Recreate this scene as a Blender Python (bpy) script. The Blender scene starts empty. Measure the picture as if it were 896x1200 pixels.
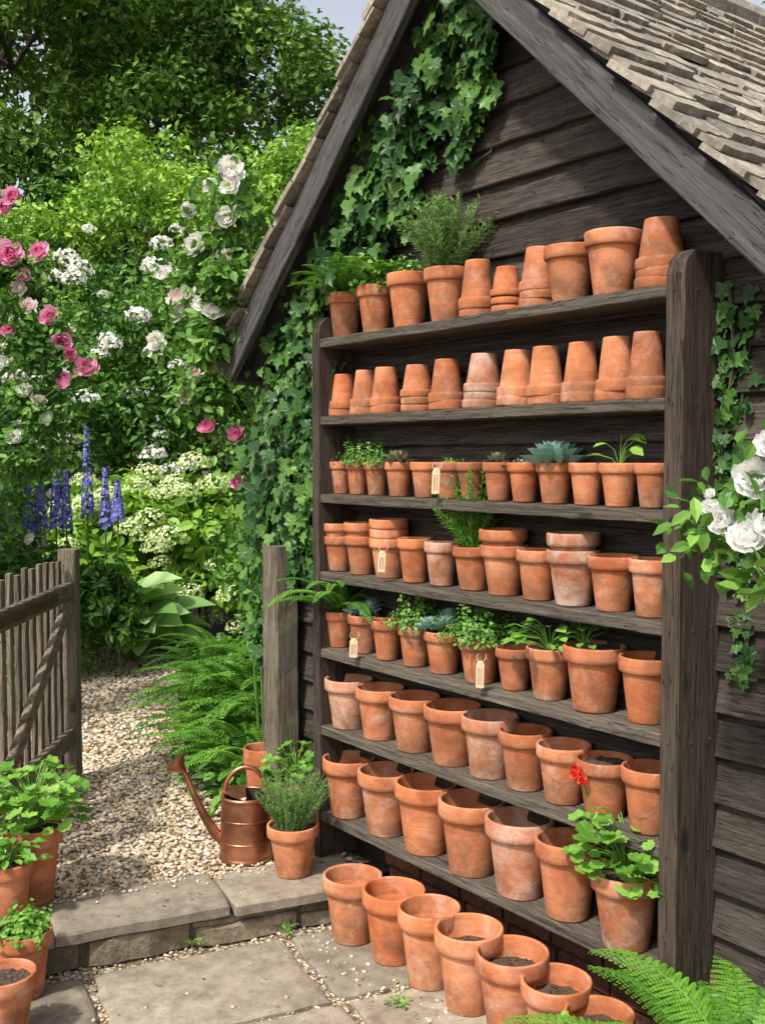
import bpy, math, numpy as np
from mathutils import Vector
rng=np.random.default_rng(7)
U=rng.uniform
scene=bpy.context.scene
def nrm(a):
    a=np.asarray(a,float); return a/np.maximum(np.linalg.norm(a,axis=-1,keepdims=True),1e-9)
# ------------------------------------------------------------ mesh builder
class MB:
    def __init__(s): s.v=[];s.f=[];s.r=[];s.m=[];s.n=0
    def add(s,v,f,r=0.5,m=0):
        v=np.asarray(v,float).reshape(-1,3); f=np.asarray(f,int)
        s.v.append(v); s.f.append(f+s.n); k=len(f)
        s.r.append(np.broadcast_to(np.asarray(r,float),(k,)).copy()); s.m.append(np.full(k,m)); s.n+=len(v)
    def build(s,name,mats,smooth=False,parent=None,loc=(0,0,0),rot=(0,0,0)):
        v=np.concatenate(s.v); sizes=np.concatenate([np.full(len(f),f.shape[1]) for f in s.f])
        idx=np.concatenate([f.ravel() for f in s.f])
        me=bpy.data.meshes.new(name)
        me.vertices.add(len(v)); me.vertices.foreach_set('co',v.ravel().astype(np.float32))
        me.loops.add(len(idx)); me.loops.foreach_set('vertex_index',idx.astype(np.int32))
        me.polygons.add(len(sizes)); me.polygons.foreach_set('loop_start',np.concatenate([[0],np.cumsum(sizes)[:-1]]).astype(np.int32))
        me.polygons.foreach_set('material_index',np.concatenate(s.m).astype(np.int32))
        me.polygons.foreach_set('use_smooth',np.full(len(sizes),smooth))
        me.update(calc_edges=True)
        a=me.attributes.new('rnd','FLOAT','FACE'); a.data.foreach_set('value',np.concatenate(s.r).astype(np.float32))
        for m in mats: me.materials.append(m)
        o=bpy.data.objects.new(name,me); scene.collection.objects.link(o)
        o.location=loc; o.rotation_euler=rot
        if parent: o.parent=parent
        return o
def empty(name,loc=(0,0,0),rz=0):
    o=bpy.data.objects.new(name,None); scene.collection.objects.link(o); o.location=loc; o.rotation_euler=(0,0,rz); o.empty_display_size=.05
    return o
BF=np.array([[0,3,2,1],[4,5,6,7],[0,1,5,4],[1,2,6,5],[2,3,7,6],[3,0,4,7]])
def box(mb,c,size,ax=None,r=.5,m=0,jit=0.):
    sx,sy,sz=np.array(size)/2
    p=np.array([[-sx,-sy,-sz],[sx,-sy,-sz],[sx,sy,-sz],[-sx,sy,-sz],[-sx,-sy,sz],[sx,-sy,sz],[sx,sy,sz],[-sx,sy,sz]])
    if jit: p=p+U(-jit,jit,p.shape)
    if ax is not None: p=p@np.array(ax)
    mb.add(p+np.array(c),BF,r,m)
def beam(mb,a,b,w,d,side=(0,0,1),r=.5,m=0,n=8,jit=.0015,bev=.004):
    a=np.array(a,float);b=np.array(b,float);T=nrm(b-a);S=nrm(np.cross(side,T));N=np.cross(T,S)
    w2,d2=w/2,d/2;B=bev
    sec=[(-w2+B,-d2),(w2-B,-d2),(w2,-d2+B),(w2,d2-B),(w2-B,d2),(-w2+B,d2),(-w2,d2-B),(-w2,-d2+B)]
    V=[]
    for i in range(n+1):
        c=a+(b-a)*i/n; js=U(-jit,jit,(8,2))
        for k,(x,y) in enumerate(sec): V.append(c+S*(x+js[k,0])+N*(y+js[k,1]))
    F=[[i*8+k,i*8+(k+1)%8,(i+1)*8+(k+1)%8,(i+1)*8+k] for i in range(n) for k in range(8)]
    mb.add(V,F,r,m)
    mb.add(V[:8],[list(range(8))],r,m); mb.add(V[-8:],[list(range(8))],r,m)
def tube(mb,pts,rad,seg=8,r=.5,m=0,cap=True):
    pts=np.array(pts,float); n=len(pts); rad=np.broadcast_to(rad,(n,))
    T=nrm(np.gradient(pts,axis=0)); ref=np.array([0,0,1.]) if abs(T[0][2])<.9 else np.array([1.,0,0])
    V=[]; S=nrm(np.cross(ref,T[0]))
    for i in range(n):
        S=nrm(S-T[i]*np.dot(S,T[i])); N=np.cross(T[i],S)
        for k in range(seg):
            a=2*math.pi*k/seg; V.append(pts[i]+rad[i]*(math.cos(a)*S+math.sin(a)*N))
    F=[[i*seg+k,i*seg+(k+1)%seg,(i+1)*seg+(k+1)%seg,(i+1)*seg+k] for i in range(n-1) for k in range(seg)]
    mb.add(V,F,r,m)
    if cap: mb.add(V[:seg],[list(range(seg))],r,m); mb.add(V[-seg:],[list(range(seg))],r,m)
def lathe(mb,chunks,c=(0,0,0),seg=36,r=.5,m=0,wob=0.):
    c=np.array(c); ph=U(0,6.28,2)
    an=np.arange(seg)*2*math.pi/seg
    w=1+wob*np.sin(2*an+ph[0])+wob*.6*np.sin(3*an+ph[1])
    for ch in chunks:
        V=[]
        for (R,z) in ch: V.append(np.stack([R*w*np.cos(an),R*w*np.sin(an),np.full(seg,z)],1)+c)
        V=np.concatenate(V)
        F=[[i*seg+k,i*seg+(k+1)%seg,(i+1)*seg+(k+1)%seg,(i+1)*seg+k] for i in range(len(ch)-1) for k in range(seg)]
        mb.add(V,F,r,m)
# ------------------------------------------------------------ leaf templates
def fan(pts):
    v=[(.4,0,-.02)]+pts; n=len(pts)
    return np.array(v),np.array([[0,1+i,1+(i+1)%n] for i in range(n)])
T_DIA=(np.array([(0,0,0),(.42,.5,.07),(1,0,-.06),(.42,-.5,.07)]),np.array([[0,2,1],[0,3,2]]))
T_OVAL=(np.array([(0,0,0),(.22,.38,.06),(.6,.42,.06),(1,0,-.08),(.6,-.42,.06),(.22,-.38,.06),(.45,0,-.02)]),
        np.array([[0,6,1],[1,6,2],[6,3,2],[0,5,6],[5,4,6],[6,4,3]]))
T_IVY=fan([(0,0,0),(-.12,.28,.03),(.12,.55,.0),(.38,.3,.03),(.62,.42,.0),(.72,.16,.03),(1.05,0,-.05),(.72,-.16,.03),(.62,-.42,0),(.38,-.3,.03),(.12,-.55,0),(-.12,-.28,.03)])
_r=[(0.02,0,0)]
for k in range(1,20):
    a=math.pi*2*k/20; rr=.5*(1+.07*math.cos(k*math.pi)+.06*math.cos(5*a)); _r.append((.45-rr*math.cos(a),rr*math.sin(a),.10+.05*math.cos(5*a)))
T_ROUND=fan(_r)
g=[]
for i,(a,w) in enumerate([(0,.12),(.18,.42),(.42,.5),(.7,.34),(1,.02)]):
    dz=-.35*a*a+.15*a
    for b in (-1,-.5,0,.5,1): g.append((a,b*w,dz+.10*abs(b)*w*2-.02*(b==0)))
T_HOSTA=(np.array(g),np.array([[i*5+j,i*5+j+1,i*5+j+6,i*5+j+5] for i in range(4) for j in range(4)]))
g=[]
for i,(a,w) in enumerate([(0,.2),(.35,.45),(.7,.5),(1,.28)]):
    for b in (-1,0,1): g.append((a,b*w,.30*a*a*a+.20*abs(b)-.30*a*(1-a)))
T_PET=(np.array(g),np.array([[i*3+j,i*3+j+1,i*3+j+4,i*3+j+3] for i in range(3) for j in range(2)]))
T_FLEX=(np.array([(0,0,0),(.3,.35,.1),(.7,.42,.1),(1,0,.02),(.7,-.42,.1),(.3,-.35,.1),(.5,0,-.05),(.5,0,-.15)]),
        np.array([[0,6,1],[1,6,2],[6,3,2],[0,5,6],[5,4,6],[6,4,3],[0,1,7],[1,2,7],[2,3,7],[3,4,7],[4,5,7],[5,0,7]]))
def leaves(mb,P,D,N,L,W,r,tpl,m=0):
    P=np.atleast_2d(P);n=len(P)
    if n==0: return
    D=nrm(np.broadcast_to(D,(n,3)));N=np.broadcast_to(N,(n,3));N=nrm(N-D*np.sum(N*D,1,keepdims=True));S=np.cross(N,D)
    L=np.broadcast_to(L,(n,))[:,None,None];W=np.broadcast_to(W,(n,))[:,None,None]
    t,f=tpl
    V=P[:,None]+t[None,:,0:1]*L*D[:,None]+t[None,:,1:2]*W*S[:,None]+t[None,:,2:3]*L*N[:,None]
    F=(f[None]+(np.arange(n)*len(t))[:,None,None]).reshape(-1,f.shape[1])
    mb.add(V.reshape(-1,3),F,np.repeat(np.broadcast_to(r,(n,)),len(f)),m)
def rdir(n): return nrm(rng.normal(size=(n,3)))
def perp(N,down=.3):
    D=rdir(len(N)); D[:,2]-=down; return D-N*np.sum(D*N,1,keepdims=True)
def blobs(mb,bl,nsub,nl,L,ratio=.55,tpl=T_DIA,m=0,sr=.33,base=0.,lo=-.35,mixup=.5):
    for (x,y,z,a,b,c) in bl:
        R=np.array([a,b,c]); d=rdir(int(nsub*2.2)); d=d[d[:,2]>lo][:nsub]; k=len(d)
        sc=np.array([x,y,z])+d*R*U(.55,1.0,(k,1)); s=sr*R.mean()*U(.55,1.25,k)
        cr=U(0,1,k)
        q=nrm(rdir(k*nl)*np.array([1,1,.8])); si=np.repeat(np.arange(k),nl)
        P=sc[si]+q*(s[si]*U(.5,1.08,k*nl))[:,None]*np.array([1,1,.8])
        ok=P[:,2]>.12; P=P[ok]; q=q[ok]; si=si[ok]
        n=len(P)
        N=nrm(q*.6+rng.normal(size=(n,3))*.5+np.array([0,0,mixup]))
        LL=L*U(.6,1.25,n)
        leaves(mb,P,perp(N),N,LL,LL*ratio,np.clip(base+cr[si]*.55+U(0,.45,n),0,1),tpl,m)
# ------------------------------------------------------------ materials
def nt(name):
    m=bpy.data.materials.new(name); m.use_nodes=True; t=m.node_tree; b=t.nodes['Principled BSDF']; return m,t,b
def ramp(t,fac,stops):
    n=t.nodes.new('ShaderNodeValToRGB'); e=n.color_ramp.elements
    while len(e)<len(stops): e.new(.5)
    for i,(p,c) in enumerate(stops): e[i].position=p; e[i].color=(*c,1) if len(c)==3 else c
    t.links.new(fac,n.inputs[0]); return n.outputs[0]
def mix(t,f,a,b,mode='MIX'):
    n=t.nodes.new('ShaderNodeMix'); n.data_type='RGBA'; n.blend_type=mode
    for s,i in ((f,0),(a,6),(b,7)):
        if isinstance(s,(int,float)): n.inputs[i].default_value=s
        elif isinstance(s,tuple): n.inputs[i].default_value=(*s,1)
        else: t.links.new(s,n.inputs[i])
    return n.outputs[2]
def noise(t,vec,scale,detail=4,rough=.55,w=None,dist=0):
    n=t.nodes.new('ShaderNodeTexNoise'); n.inputs['Scale'].default_value=scale; n.inputs['Detail'].default_value=detail; n.inputs['Roughness'].default_value=rough; n.inputs['Distortion'].default_value=dist
    if w is not None: n.noise_dimensions='4D'; t.links.new(w,n.inputs['W'])
    t.links.new(vec,n.inputs['Vector']); return n.outputs[0]
def coords(t,sc=(1,1,1),rot=None):
    c=t.nodes.new('ShaderNodeTexCoord'); o=c.outputs['Object']
    if rot:
        m0=t.nodes.new('ShaderNodeMapping'); m0.inputs['Rotation'].default_value=rot; t.links.new(o,m0.inputs['Vector']); o=m0.outputs[0]
    mp=t.nodes.new('ShaderNodeMapping'); mp.inputs['Scale'].default_value=sc
    t.links.new(o,mp.inputs['Vector']); return mp.outputs[0]
def attr(t): n=t.nodes.new('ShaderNodeAttribute'); n.attribute_name='rnd'; return n.outputs['Fac']
def math_(t,op,a,b=None):
    n=t.nodes.new('ShaderNodeMath'); n.operation=op
    for s,i in ((a,0),(b,1)):
        if s is None: continue
        if isinstance(s,(int,float)): n.inputs[i].default_value=s
        else: t.links.new(s,n.inputs[i])
    return n.outputs[0]
def bump(t,b,h,st=.3,dist=.01):
    n=t.nodes.new('ShaderNodeBump'); n.inputs['Strength'].default_value=st; n.inputs['Distance'].default_value=dist
    t.links.new(h,n.inputs['Height']); t.links.new(n.outputs[0],b.inputs['Normal'])
def wood(name,cols,sc,moss=None,rough=.85,rot=None):
    m,t,b=nt(name); at=attr(t); w=math_(t,'MULTIPLY',at,37.)
    v=coords(t,sc,rot); v1=coords(t)
    g1=noise(t,v,3.4,8,.78,w,.25); g2=noise(t,v1,3.5,3,.5,w)
    col=ramp(t,g1,[(.34,cols[0]),(.46,cols[1]),(.58,cols[2]),(.70,cols[3])])
    col=mix(t,1.,col,ramp(t,at,[(0,(.55,.53,.52)),(1,(1.4,1.35,1.3))]),'MULTIPLY')
    col=mix(t,math_(t,'MULTIPLY',ramp(t,g2,[(.45,(0,0,0)),(.7,(1,1,1))]),.5),col,cols[4])
    cr=noise(t,coords(t,tuple(x*.8 for x in sc),rot),4.5,2,.5,w)
    ck=math_(t,'ABSOLUTE',math_(t,'SUBTRACT',cr,.5)); ckm=ramp(t,ck,[(.0,(1,1,1)),(.012,(0,0,0))])
    col=mix(t,math_(t,'MULTIPLY',ckm,.75),col,tuple(x*.35 for x in cols[0]))
    vo=t.nodes.new('ShaderNodeTexVoronoi'); vo.inputs['Scale'].default_value=1.
    mx=max(sc); t.links.new(coords(t,tuple(5.5 if s>mx*.4 else 2.4 for s in sc),rot),vo.inputs['Vector'])
    kn=ramp(t,vo.outputs['Distance'],[(.05,(.9,.9,.9)),(.13,(0,0,0))]); col=mix(t,kn,col,cols[0])
    if moss:
        g3=noise(t,v1,9,4,.7); col=mix(t,ramp(t,g3,[(.54,(0,0,0)),(.7,(.7,.7,.7))]),col,moss)
    t.links.new(col,b.inputs['Base Color']); b.inputs['Roughness'].default_value=rough
    b.inputs['Specular IOR Level'].default_value=.2
    bump(t,b,math_(t,'SUBTRACT',g1,math_(t,'MULTIPLY',ckm,.5)),.9,.008); return m
def sc_(c,f): return [tuple(x*f for x in q) for q in c]
DK=sc_([(.022,.0175,.014),(.060,.049,.040),(.105,.089,.075),(.25,.22,.19),(.09,.079,.068)],.86)
PO=sc_([(.028,.020,.014),(.080,.060,.045),(.135,.106,.082),(.24,.20,.165),(.11,.09,.073)],.74)
SH=sc_([(.04,.033,.025),(.10,.085,.068),(.17,.148,.12),(.29,.255,.215),(.14,.125,.10)],.78)
BG=sc_([(.04,.038,.038),(.10,.097,.097),(.16,.156,.156),(.27,.263,.262),(.14,.135,.133)],.70)
GR=sc_([(.07,.057,.043),(.18,.15,.115),(.28,.24,.19),(.40,.355,.30),(.22,.195,.15)],.88)
AL=math.atan(.955)
M_wallx=wood('dark_weatherboard',DK,(1.3,14,26))
M_darkv=wood('dark_timber_vertical',PO,(20,20,1.0))
M_shelf=wood('shelf_board_wood',SH,(1.2,22,22))
M_bargeR=wood('barge_board_wood',BG,(1.2,20,20),rot=(0,-AL,0))
M_bargeL=wood('barge_board_wood_mossy',BG,(1.2,20,20),rot=(0,AL,0),moss=(.05,.055,.03))
M_greyv=wood('weathered_grey_wood',GR,(22,22,1.3),moss=(.13,.14,.06))
M_greyx=wood('weathered_rail_wood',GR,(3,3,16),moss=(.13,.14,.06))
def terracotta(name,bloom,base=(.50,.172,.074),dark=(.31,.092,.040),lite=(.62,.27,.145)):
    m,t,b=nt(name); oi=t.nodes.new('ShaderNodeObjectInfo'); w=math_(t,'MULTIPLY',oi.outputs['Random'],91.)
    v=coords(t); n1=noise(t,v,11,3,.6,w); n2=noise(t,v,12,7,.75,w,.5); n3=noise(t,coords(t,(1,1,8)),12,2,.5,w); n4=noise(t,v,170,2,.6)
    col=ramp(t,n1,[(.28,dark),(.5,base),(.75,lite)])
    rb=ramp(t,oi.outputs['Random'],[(0,(.70,.64,.60)),(.2,(1.08,1.10,1.08)),(.4,(.84,.80,.82)),(.6,(1.12,1.2,1.22)),(.8,(.90,.96,1.0)),(1,(1.0,.9,.82))])
    col=mix(t,1.,col,rb,'MULTIPLY')
    col=mix(t,math_(t,'MULTIPLY',ramp(t,n3,[(.5,(0,0,0)),(.75,(1,1,1))]),.5),col,dark)
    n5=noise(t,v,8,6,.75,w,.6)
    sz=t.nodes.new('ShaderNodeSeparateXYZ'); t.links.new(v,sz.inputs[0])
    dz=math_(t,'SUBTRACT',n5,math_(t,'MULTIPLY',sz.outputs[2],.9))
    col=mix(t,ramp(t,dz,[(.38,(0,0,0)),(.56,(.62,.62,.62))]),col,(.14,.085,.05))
    lo=.615-bloom*.15
    # a soft pale haze first, crusty bloom only where it is strongest
    col=mix(t,ramp(t,n2,[(lo-.05,(0,0,0)),(lo+.05,(.22,.22,.22)),(lo+.17,(.66,.66,.66))]),col,(.60,.47,.385))
    t.links.new(col,b.inputs['Base Color']); b.inputs['Roughness'].default_value=.9; b.inputs['Specular IOR Level'].default_value=.18
    h=math_(t,'ADD',n4,math_(t,'MULTIPLY',n2,1.6)); bump(t,b,h,.45,.003); return m
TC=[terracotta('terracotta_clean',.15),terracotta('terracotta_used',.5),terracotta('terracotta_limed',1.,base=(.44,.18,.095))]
def simple(name,c,rough=.7,var=.35,scale=20,metal=0,bs=.2,bd=.004):
    m,t,b=nt(name); v=coords(t); n=noise(t,v,scale,5,.65); at=attr(t)
    lo=tuple(x*(1-var) for x in c);hi=tuple(min(1,x*(1+var)) for x in c)
    col=mix(t,1.,ramp(t,n,[(.3,lo),(.7,hi)]),ramp(t,at,[(0,(.72,.72,.72)),(1,(1.25,1.25,1.25))]),'MULTIPLY')
    t.links.new(col,b.inputs['Base Color']); b.inputs['Roughness'].default_value=rough; b.inputs['Metallic'].default_value=metal
    bump(t,b,n,bs,bd); return m
M_soil=simple('potting_soil',(.085,.052,.034),.95,.6,70,bs=1.,bd=.012)
def stone(name,a,b_,c,lich,scale=6,bs=.5,bd=.008,lich2=None,edge=.58,rs=(.62,1.35)):
    m,t,b=nt(name); v=coords(t); at=attr(t); w=math_(t,'MULTIPLY',at,23.)
    n1=noise(t,v,scale,7,.65,w); n2=noise(t,v,scale*6,5,.7,w); n3=noise(t,v,scale*2.2,6,.75,w,.5)
    col=ramp(t,n1,[(.3,a),(.5,b_),(.72,c)])
    col=mix(t,1.,col,ramp(t,n2,[(.3,(.62,.62,.62)),(.7,(1.3,1.3,1.3))]),'MULTIPLY')
    col=mix(t,1.,col,ramp(t,at,[(0,(rs[0],rs[0]*.98,rs[0]*.96)),(.5,(1.,.98,.95)),(1,(rs[1],rs[1]*.95,rs[1]*.89))]),'MULTIPLY')
    col=mix(t,ramp(t,n3,[(edge,(0,0,0)),(edge+.08,(.75,.75,.75))]),col,lich)
    if lich2:
        n5=noise(t,v,scale*1.3,6,.8,w,.8); col=mix(t,ramp(t,n5,[(.60,(0,0,0)),(.66,(.8,.8,.8))]),col,lich2)
    t.links.new(col,b.inputs['Base Color']); b.inputs['Roughness'].default_value=.9; b.inputs['Specular IOR Level'].default_value=.2
    bump(t,b,math_(t,'ADD',n1,math_(t,'MULTIPLY',n2,.35)),bs,bd); return m
M_roof=stone('stone_roof_tile',(.17,.15,.12),(.29,.26,.215),(.39,.355,.30),(.50,.48,.41),8,.9,.012,lich2=(.115,.10,.07),edge=.55,rs=(.70,1.25))
M_slab=stone('flagstone',(.14,.122,.094),(.24,.21,.167),(.32,.285,.23),(.14,.13,.088),3.0,.9,.014,lich2=(.37,.335,.28),edge=.57)
M_riser=stone('step_stone',(.085,.07,.05),(.19,.162,.12),(.31,.27,.21),(.09,.12,.04),7,1.,.02,edge=.54)
M_brick=stone('plinth_brick',(.06,.03,.022),(.13,.058,.04),(.19,.095,.065),(.12,.105,.09),9,.7,.01)
def gravelmat(name):
    m,t,b=nt(name); v=coords(t); vo=t.nodes.new('ShaderNodeTexVoronoi'); vo.inputs['Scale'].default_value=48; t.links.new(v,vo.inputs['Vector'])
    sp=t.nodes.new('ShaderNodeSeparateColor'); t.links.new(vo.outputs['Color'],sp.inputs[0])
    col=ramp(t,sp.outputs[0],[(0,(.22,.16,.10)),(.4,(.42,.33,.215)),(.75,(.55,.46,.32)),(1,(.64,.57,.47))])
    col=mix(t,ramp(t,vo.outputs['Distance'],[(.3,(0,0,0)),(.7,(1,1,1))]),col,(.13,.095,.06))
    t.links.new(col,b.inputs['Base Color']); b.inputs['Roughness'].default_value=.85
    bump(t,b,math_(t,'SUBTRACT',1.,vo.outputs['Distance']),1.,.012); return m
M_grav=gravelmat('gravel_bed')
def pebmat():
    m,t,b=nt('gravel_stone'); at=attr(t)
    col=ramp(t,at,[(0,(.24,.155,.085)),(.2,(.42,.31,.19)),(.5,(.58,.46,.305)),(.75,(.68,.59,.45)),(.9,(.36,.325,.28)),(1,(.73,.69,.61))])
    t.links.new(col,b.inputs['Base Color']); b.inputs['Roughness'].default_value=.75; return m
M_peb=pebmat()
M_bed=simple('garden_soil',(.06,.043,.028),.95,.5,8,bs=.6,bd=.02)
def leafmat(name,d,mi,l,trans=.3,rough=.45,tint=(1.15,1.2,.6)):
    m,t,b=nt(name); at=attr(t); col=ramp(t,at,[(0,d),(.5,mi),(1,l)])
    t.links.new(col,b.inputs['Base Color']); b.inputs['Roughness'].default_value=rough; b.inputs['Specular IOR Level'].default_value=.3
    if trans>0:
        tr=t.nodes.new('ShaderNodeBsdfTranslucent'); t.links.new(mix(t,1.,col,tint,'MULTIPLY'),tr.inputs['Color'])
        ms=t.nodes.new('ShaderNodeMixShader'); ms.inputs[0].default_value=trans
        t.links.new(b.outputs[0],ms.inputs[1]); t.links.new(tr.outputs[0],ms.inputs[2]); t.links.new(ms.outputs[0],t.nodes['Material Output'].inputs['Surface'])
    return m
L_dark=leafmat('tree_leaf_dark',(.035,.080,.014),(.090,.195,.026),(.22,.37,.05),.2,.55)
L_lime=leafmat('shrub_leaf_lime',(.09,.19,.02),(.22,.41,.045),(.43,.60,.10),.22)
L_mid=leafmat('shrub_leaf',(.03,.085,.016),(.090,.215,.034),(.22,.41,.07),.25)
L_ivy=leafmat('ivy_leaf',(.014,.048,.012),(.042,.115,.023),(.13,.27,.05),.2,.42)
L_hed=leafmat('hedge_leaf',(.018,.055,.010),(.045,.13,.02),(.10,.24,.035),0)
L_fern=leafmat('fern_leaf',(.05,.15,.018),(.11,.27,.03),(.20,.42,.05),.33)
L_host=leafmat('hosta_leaf',(.16,.33,.08),(.29,.49,.14),(.55,.70,.36),.3)
L_rosm=leafmat('rosemary_leaf',(.10,.20,.06),(.19,.33,.10),(.32,.48,.17),.2)
L_herb=leafmat('herb_leaf',(.06,.16,.028),(.13,.29,.05),(.25,.44,.09),.25)
L_ger=leafmat('geranium_leaf',(.08,.21,.024),(.15,.34,.045),(.27,.48,.09),.3)
L_succ=leafmat('succulent_leaf',(.14,.25,.19),(.23,.37,.29),(.38,.52,.42),.05)
L_succ2=leafmat('succulent_leaf_bronze',(.14,.11,.08),(.24,.23,.14),(.38,.38,.24),.05)
WT=(1.,1.,1.)
P_white=leafmat('white_petal',(.80,.74,.58),(.87,.84,.77),(.90,.89,.86),.35,.6,WT)
P_blush=leafmat('blush_petal',(.82,.48,.50),(.87,.69,.67),(.89,.82,.78),.3,.6,WT)
P_pink=leafmat('pink_petal',(.66,.08,.27),(.82,.22,.44),(.88,.46,.62),.3,.6,WT)
P_blue=leafmat('blue_petal',(.10,.10,.42),(.19,.20,.62),(.40,.38,.80),.2,.6,WT)
P_red=leafmat('red_petal',(.6,.03,.015),(.75,.06,.03),(.85,.12,.06),.25,.6,WT)
P_lime=leafmat('lime_petal',(.40,.56,.16),(.62,.74,.32),(.80,.84,.54),.2,.6,WT)
M_bark=simple('bark',(.08,.058,.04),.9,.4,14,bs=.8,bd=.02)
M_stem=simple('green_stem',(.10,.18,.04),.6,.3,20)
M_cop=simple('copper',(.42,.185,.105),.36,.6,9,metal=1,bs=.08)
M_cop.node_tree.nodes['Principled BSDF'].inputs['Metallic'].default_value=.9
M_inside=simple('can_dark_inside',(.03,.02,.015),.7,.3,14)
M_paper=simple('kraft_paper',(.58,.40,.25),.8,.12,40)
M_ink=simple('ink',(.03,.025,.02),.7,.1)
M_str=simple('string',(.66,.56,.42),.8,.2,90)
M_iron=simple('rusty_iron',(.10,.045,.03),.7,.5,30,metal=.3)
M_dead=leafmat('dry_leaf',(.10,.06,.03),(.22,.14,.06),(.30,.26,.10),.1,.8)
# ------------------------------------------------------------ ground
TZ=.13
def stepx(y): return .31+.2307*y
def sheet(name,pts,z,mat):
    mb=MB(); mb.add([(x,y,z) for x,y in pts],[list(range(len(pts)))]); return mb.build(name,[mat])
sheet('ground',[(-300,-300),(300,-300),(300,300),(-300,300)],-.06,M_bed)
sheet('patio_bedding',[(-3,-6),(6,-6),(6,.4),(-3,.4)],-.018,M_grav)
mb=MB()
pl=[(stepx(-8)-.05,-8),(stepx(0)-.05,0),(.26,.3),(.26,.5),(-80,60),(-80,-8)]
mb.add([(x,y,TZ-.02) for x,y in pl],[list(range(6))])
mb.add([(pl[0][0],pl[0][1],TZ-.02),(pl[1][0],pl[1][1],TZ-.02),(pl[1][0],pl[1][1],-.06),(pl[0][0],pl[0][1],-.06)],[[0,1,2,3]])
mb.build('garden_terrace_ground',[M_bed])
sheet('gravel_path',[(stepx(-4)-.15,-4),(stepx(0)-.15,0),(.15,.15),(-.6,.12),(-1.4,.18),(-2.2,.5),(-3.2,1.0),(-4.3,1.6),(-4.9,1.3),(-5.6,.6),(-6.2,-.4),(-5,-.9),(-3.6,-1.2),(-3,-4)],TZ-.012,M_grav)
t_=(1+5**.5)/2
ico=nrm(np.array([(-1,t_,0),(1,t_,0),(-1,-t_,0),(1,-t_,0),(0,-1,t_),(0,1,t_),(0,-1,-t_),(0,1,-t_),(t_,0,-1),(t_,0,1),(-t_,0,-1),(-t_,0,1)]))
icf=np.array([[0,11,5],[0,5,1],[0,1,7],[0,7,10],[0,10,11],[1,5,9],[5,11,4],[11,10,2],[10,7,6],[7,1,8],[3,9,4],[3,4,2],[3,2,6],[3,6,8],[3,8,9],[4,9,5],[2,4,11],[6,2,10],[8,6,7],[9,8,1]])
def pebbles(mb,x,y,z,s,r0=0,r1=1,m=0):
    n=len(x); sc=np.stack([s*U(.7,1.3,n),s*U(.6,1.,n),s*U(.4,.7,n)],1)
    V=ico[None]*(1+U(-.18,.18,(n,12,1)))*sc[:,None]
    a=U(0,6.28,n); c,si=np.cos(a),np.sin(a)
    V=np.stack([V[...,0]*c[:,None]-V[...,1]*si[:,None],V[...,0]*si[:,None]+V[...,1]*c[:,None],V[...,2]],-1)
    V+=np.stack([x,y,np.broadcast_to(z,(n,))],1)[:,None]
    F=(icf[None]+(np.arange(n)*12)[:,None,None]).reshape(-1,3)
    mb.add(V.reshape(-1,3),F,np.repeat(U(r0,r1,n),20),m)
mb=MB()
def scatter(n,x0,x1,y0,y1,s0,s1,test):
    x=U(x0,x1,n);y=U(y0,y1,n);k=test(x,y);x=x[k];y=y[k]
    pebbles(mb,x,y,TZ-.008+U(0,.006,len(x)),U(s0,s1,len(x)))
onpath=lambda x,y:(x<stepx(y)-.27)&(y<np.interp(x,[-5,-4.15,-3.2,-2.2,-1.4,-.6,.2],[1.3,1.5,1.0,.5,.2,.14,.1]))
scatter(14000,-1.9,.3,-1.7,.15,.007,.015,onpath)
scatter(9000,-5,-1.9,-1.0,1.5,.012,.022,onpath)
mb.build('gravel',[M_peb],smooth=True)
mb=MB()
n=3000; x=U(.2,2.2,n);y=U(-1.4,.15,n);k=(rng.random(n)<.035)|(y>-.06)|((np.abs(y+.28-(x-.4)*.05)<.05)&(rng.random(n)<.6));x=x[k];y=y[k]
k=x>stepx(y)+.02; x=x[k];y=y[k]
pebbles(mb,x,y,np.where(y>-.05,-.008,.004),U(.004,.010,len(x)))
n=9000; x=U(-.2,2.2,n);y=U(-1.9,.1,n); pebbles(mb,x,y,np.full(n,-.013),U(.004,.009,n))
n=140; y=U(-1.3,-.1,n); pebbles(mb,stepx(y)-.29+rng.normal(size=n)*.035,y,np.full(n,TZ+.008),U(.005,.011,n))
mb.build('loose_gravel',[M_peb],smooth=True)
mb=MB(); n=150; x=U(-.1,1.9,n); y=U(-1.6,-.05,n); k=x>stepx(y)+.03; x=x[k];y=y[k]; n=len(x)
leaves(mb,np.stack([x,y,np.full(n,.007)],1),rdir(n)*np.array([1,1,.05]),np.array([0,0,1.])+rdir(n)*.25,U(.006,.02,n),U(.004,.011,n),U(0,1,n),T_OVAL)
n=40; y=U(-1.2,-.1,n); leaves(mb,np.stack([stepx(y)-U(.03,.28,n),y,np.full(n,TZ+.010)],1),rdir(n)*np.array([1,1,.05]),np.array([0,0,1.])+rdir(n)*.25,U(.006,.02,n),U(.004,.011,n),U(0,1,n),T_OVAL)
mb.build('fallen_leaves',[M_dead])
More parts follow.
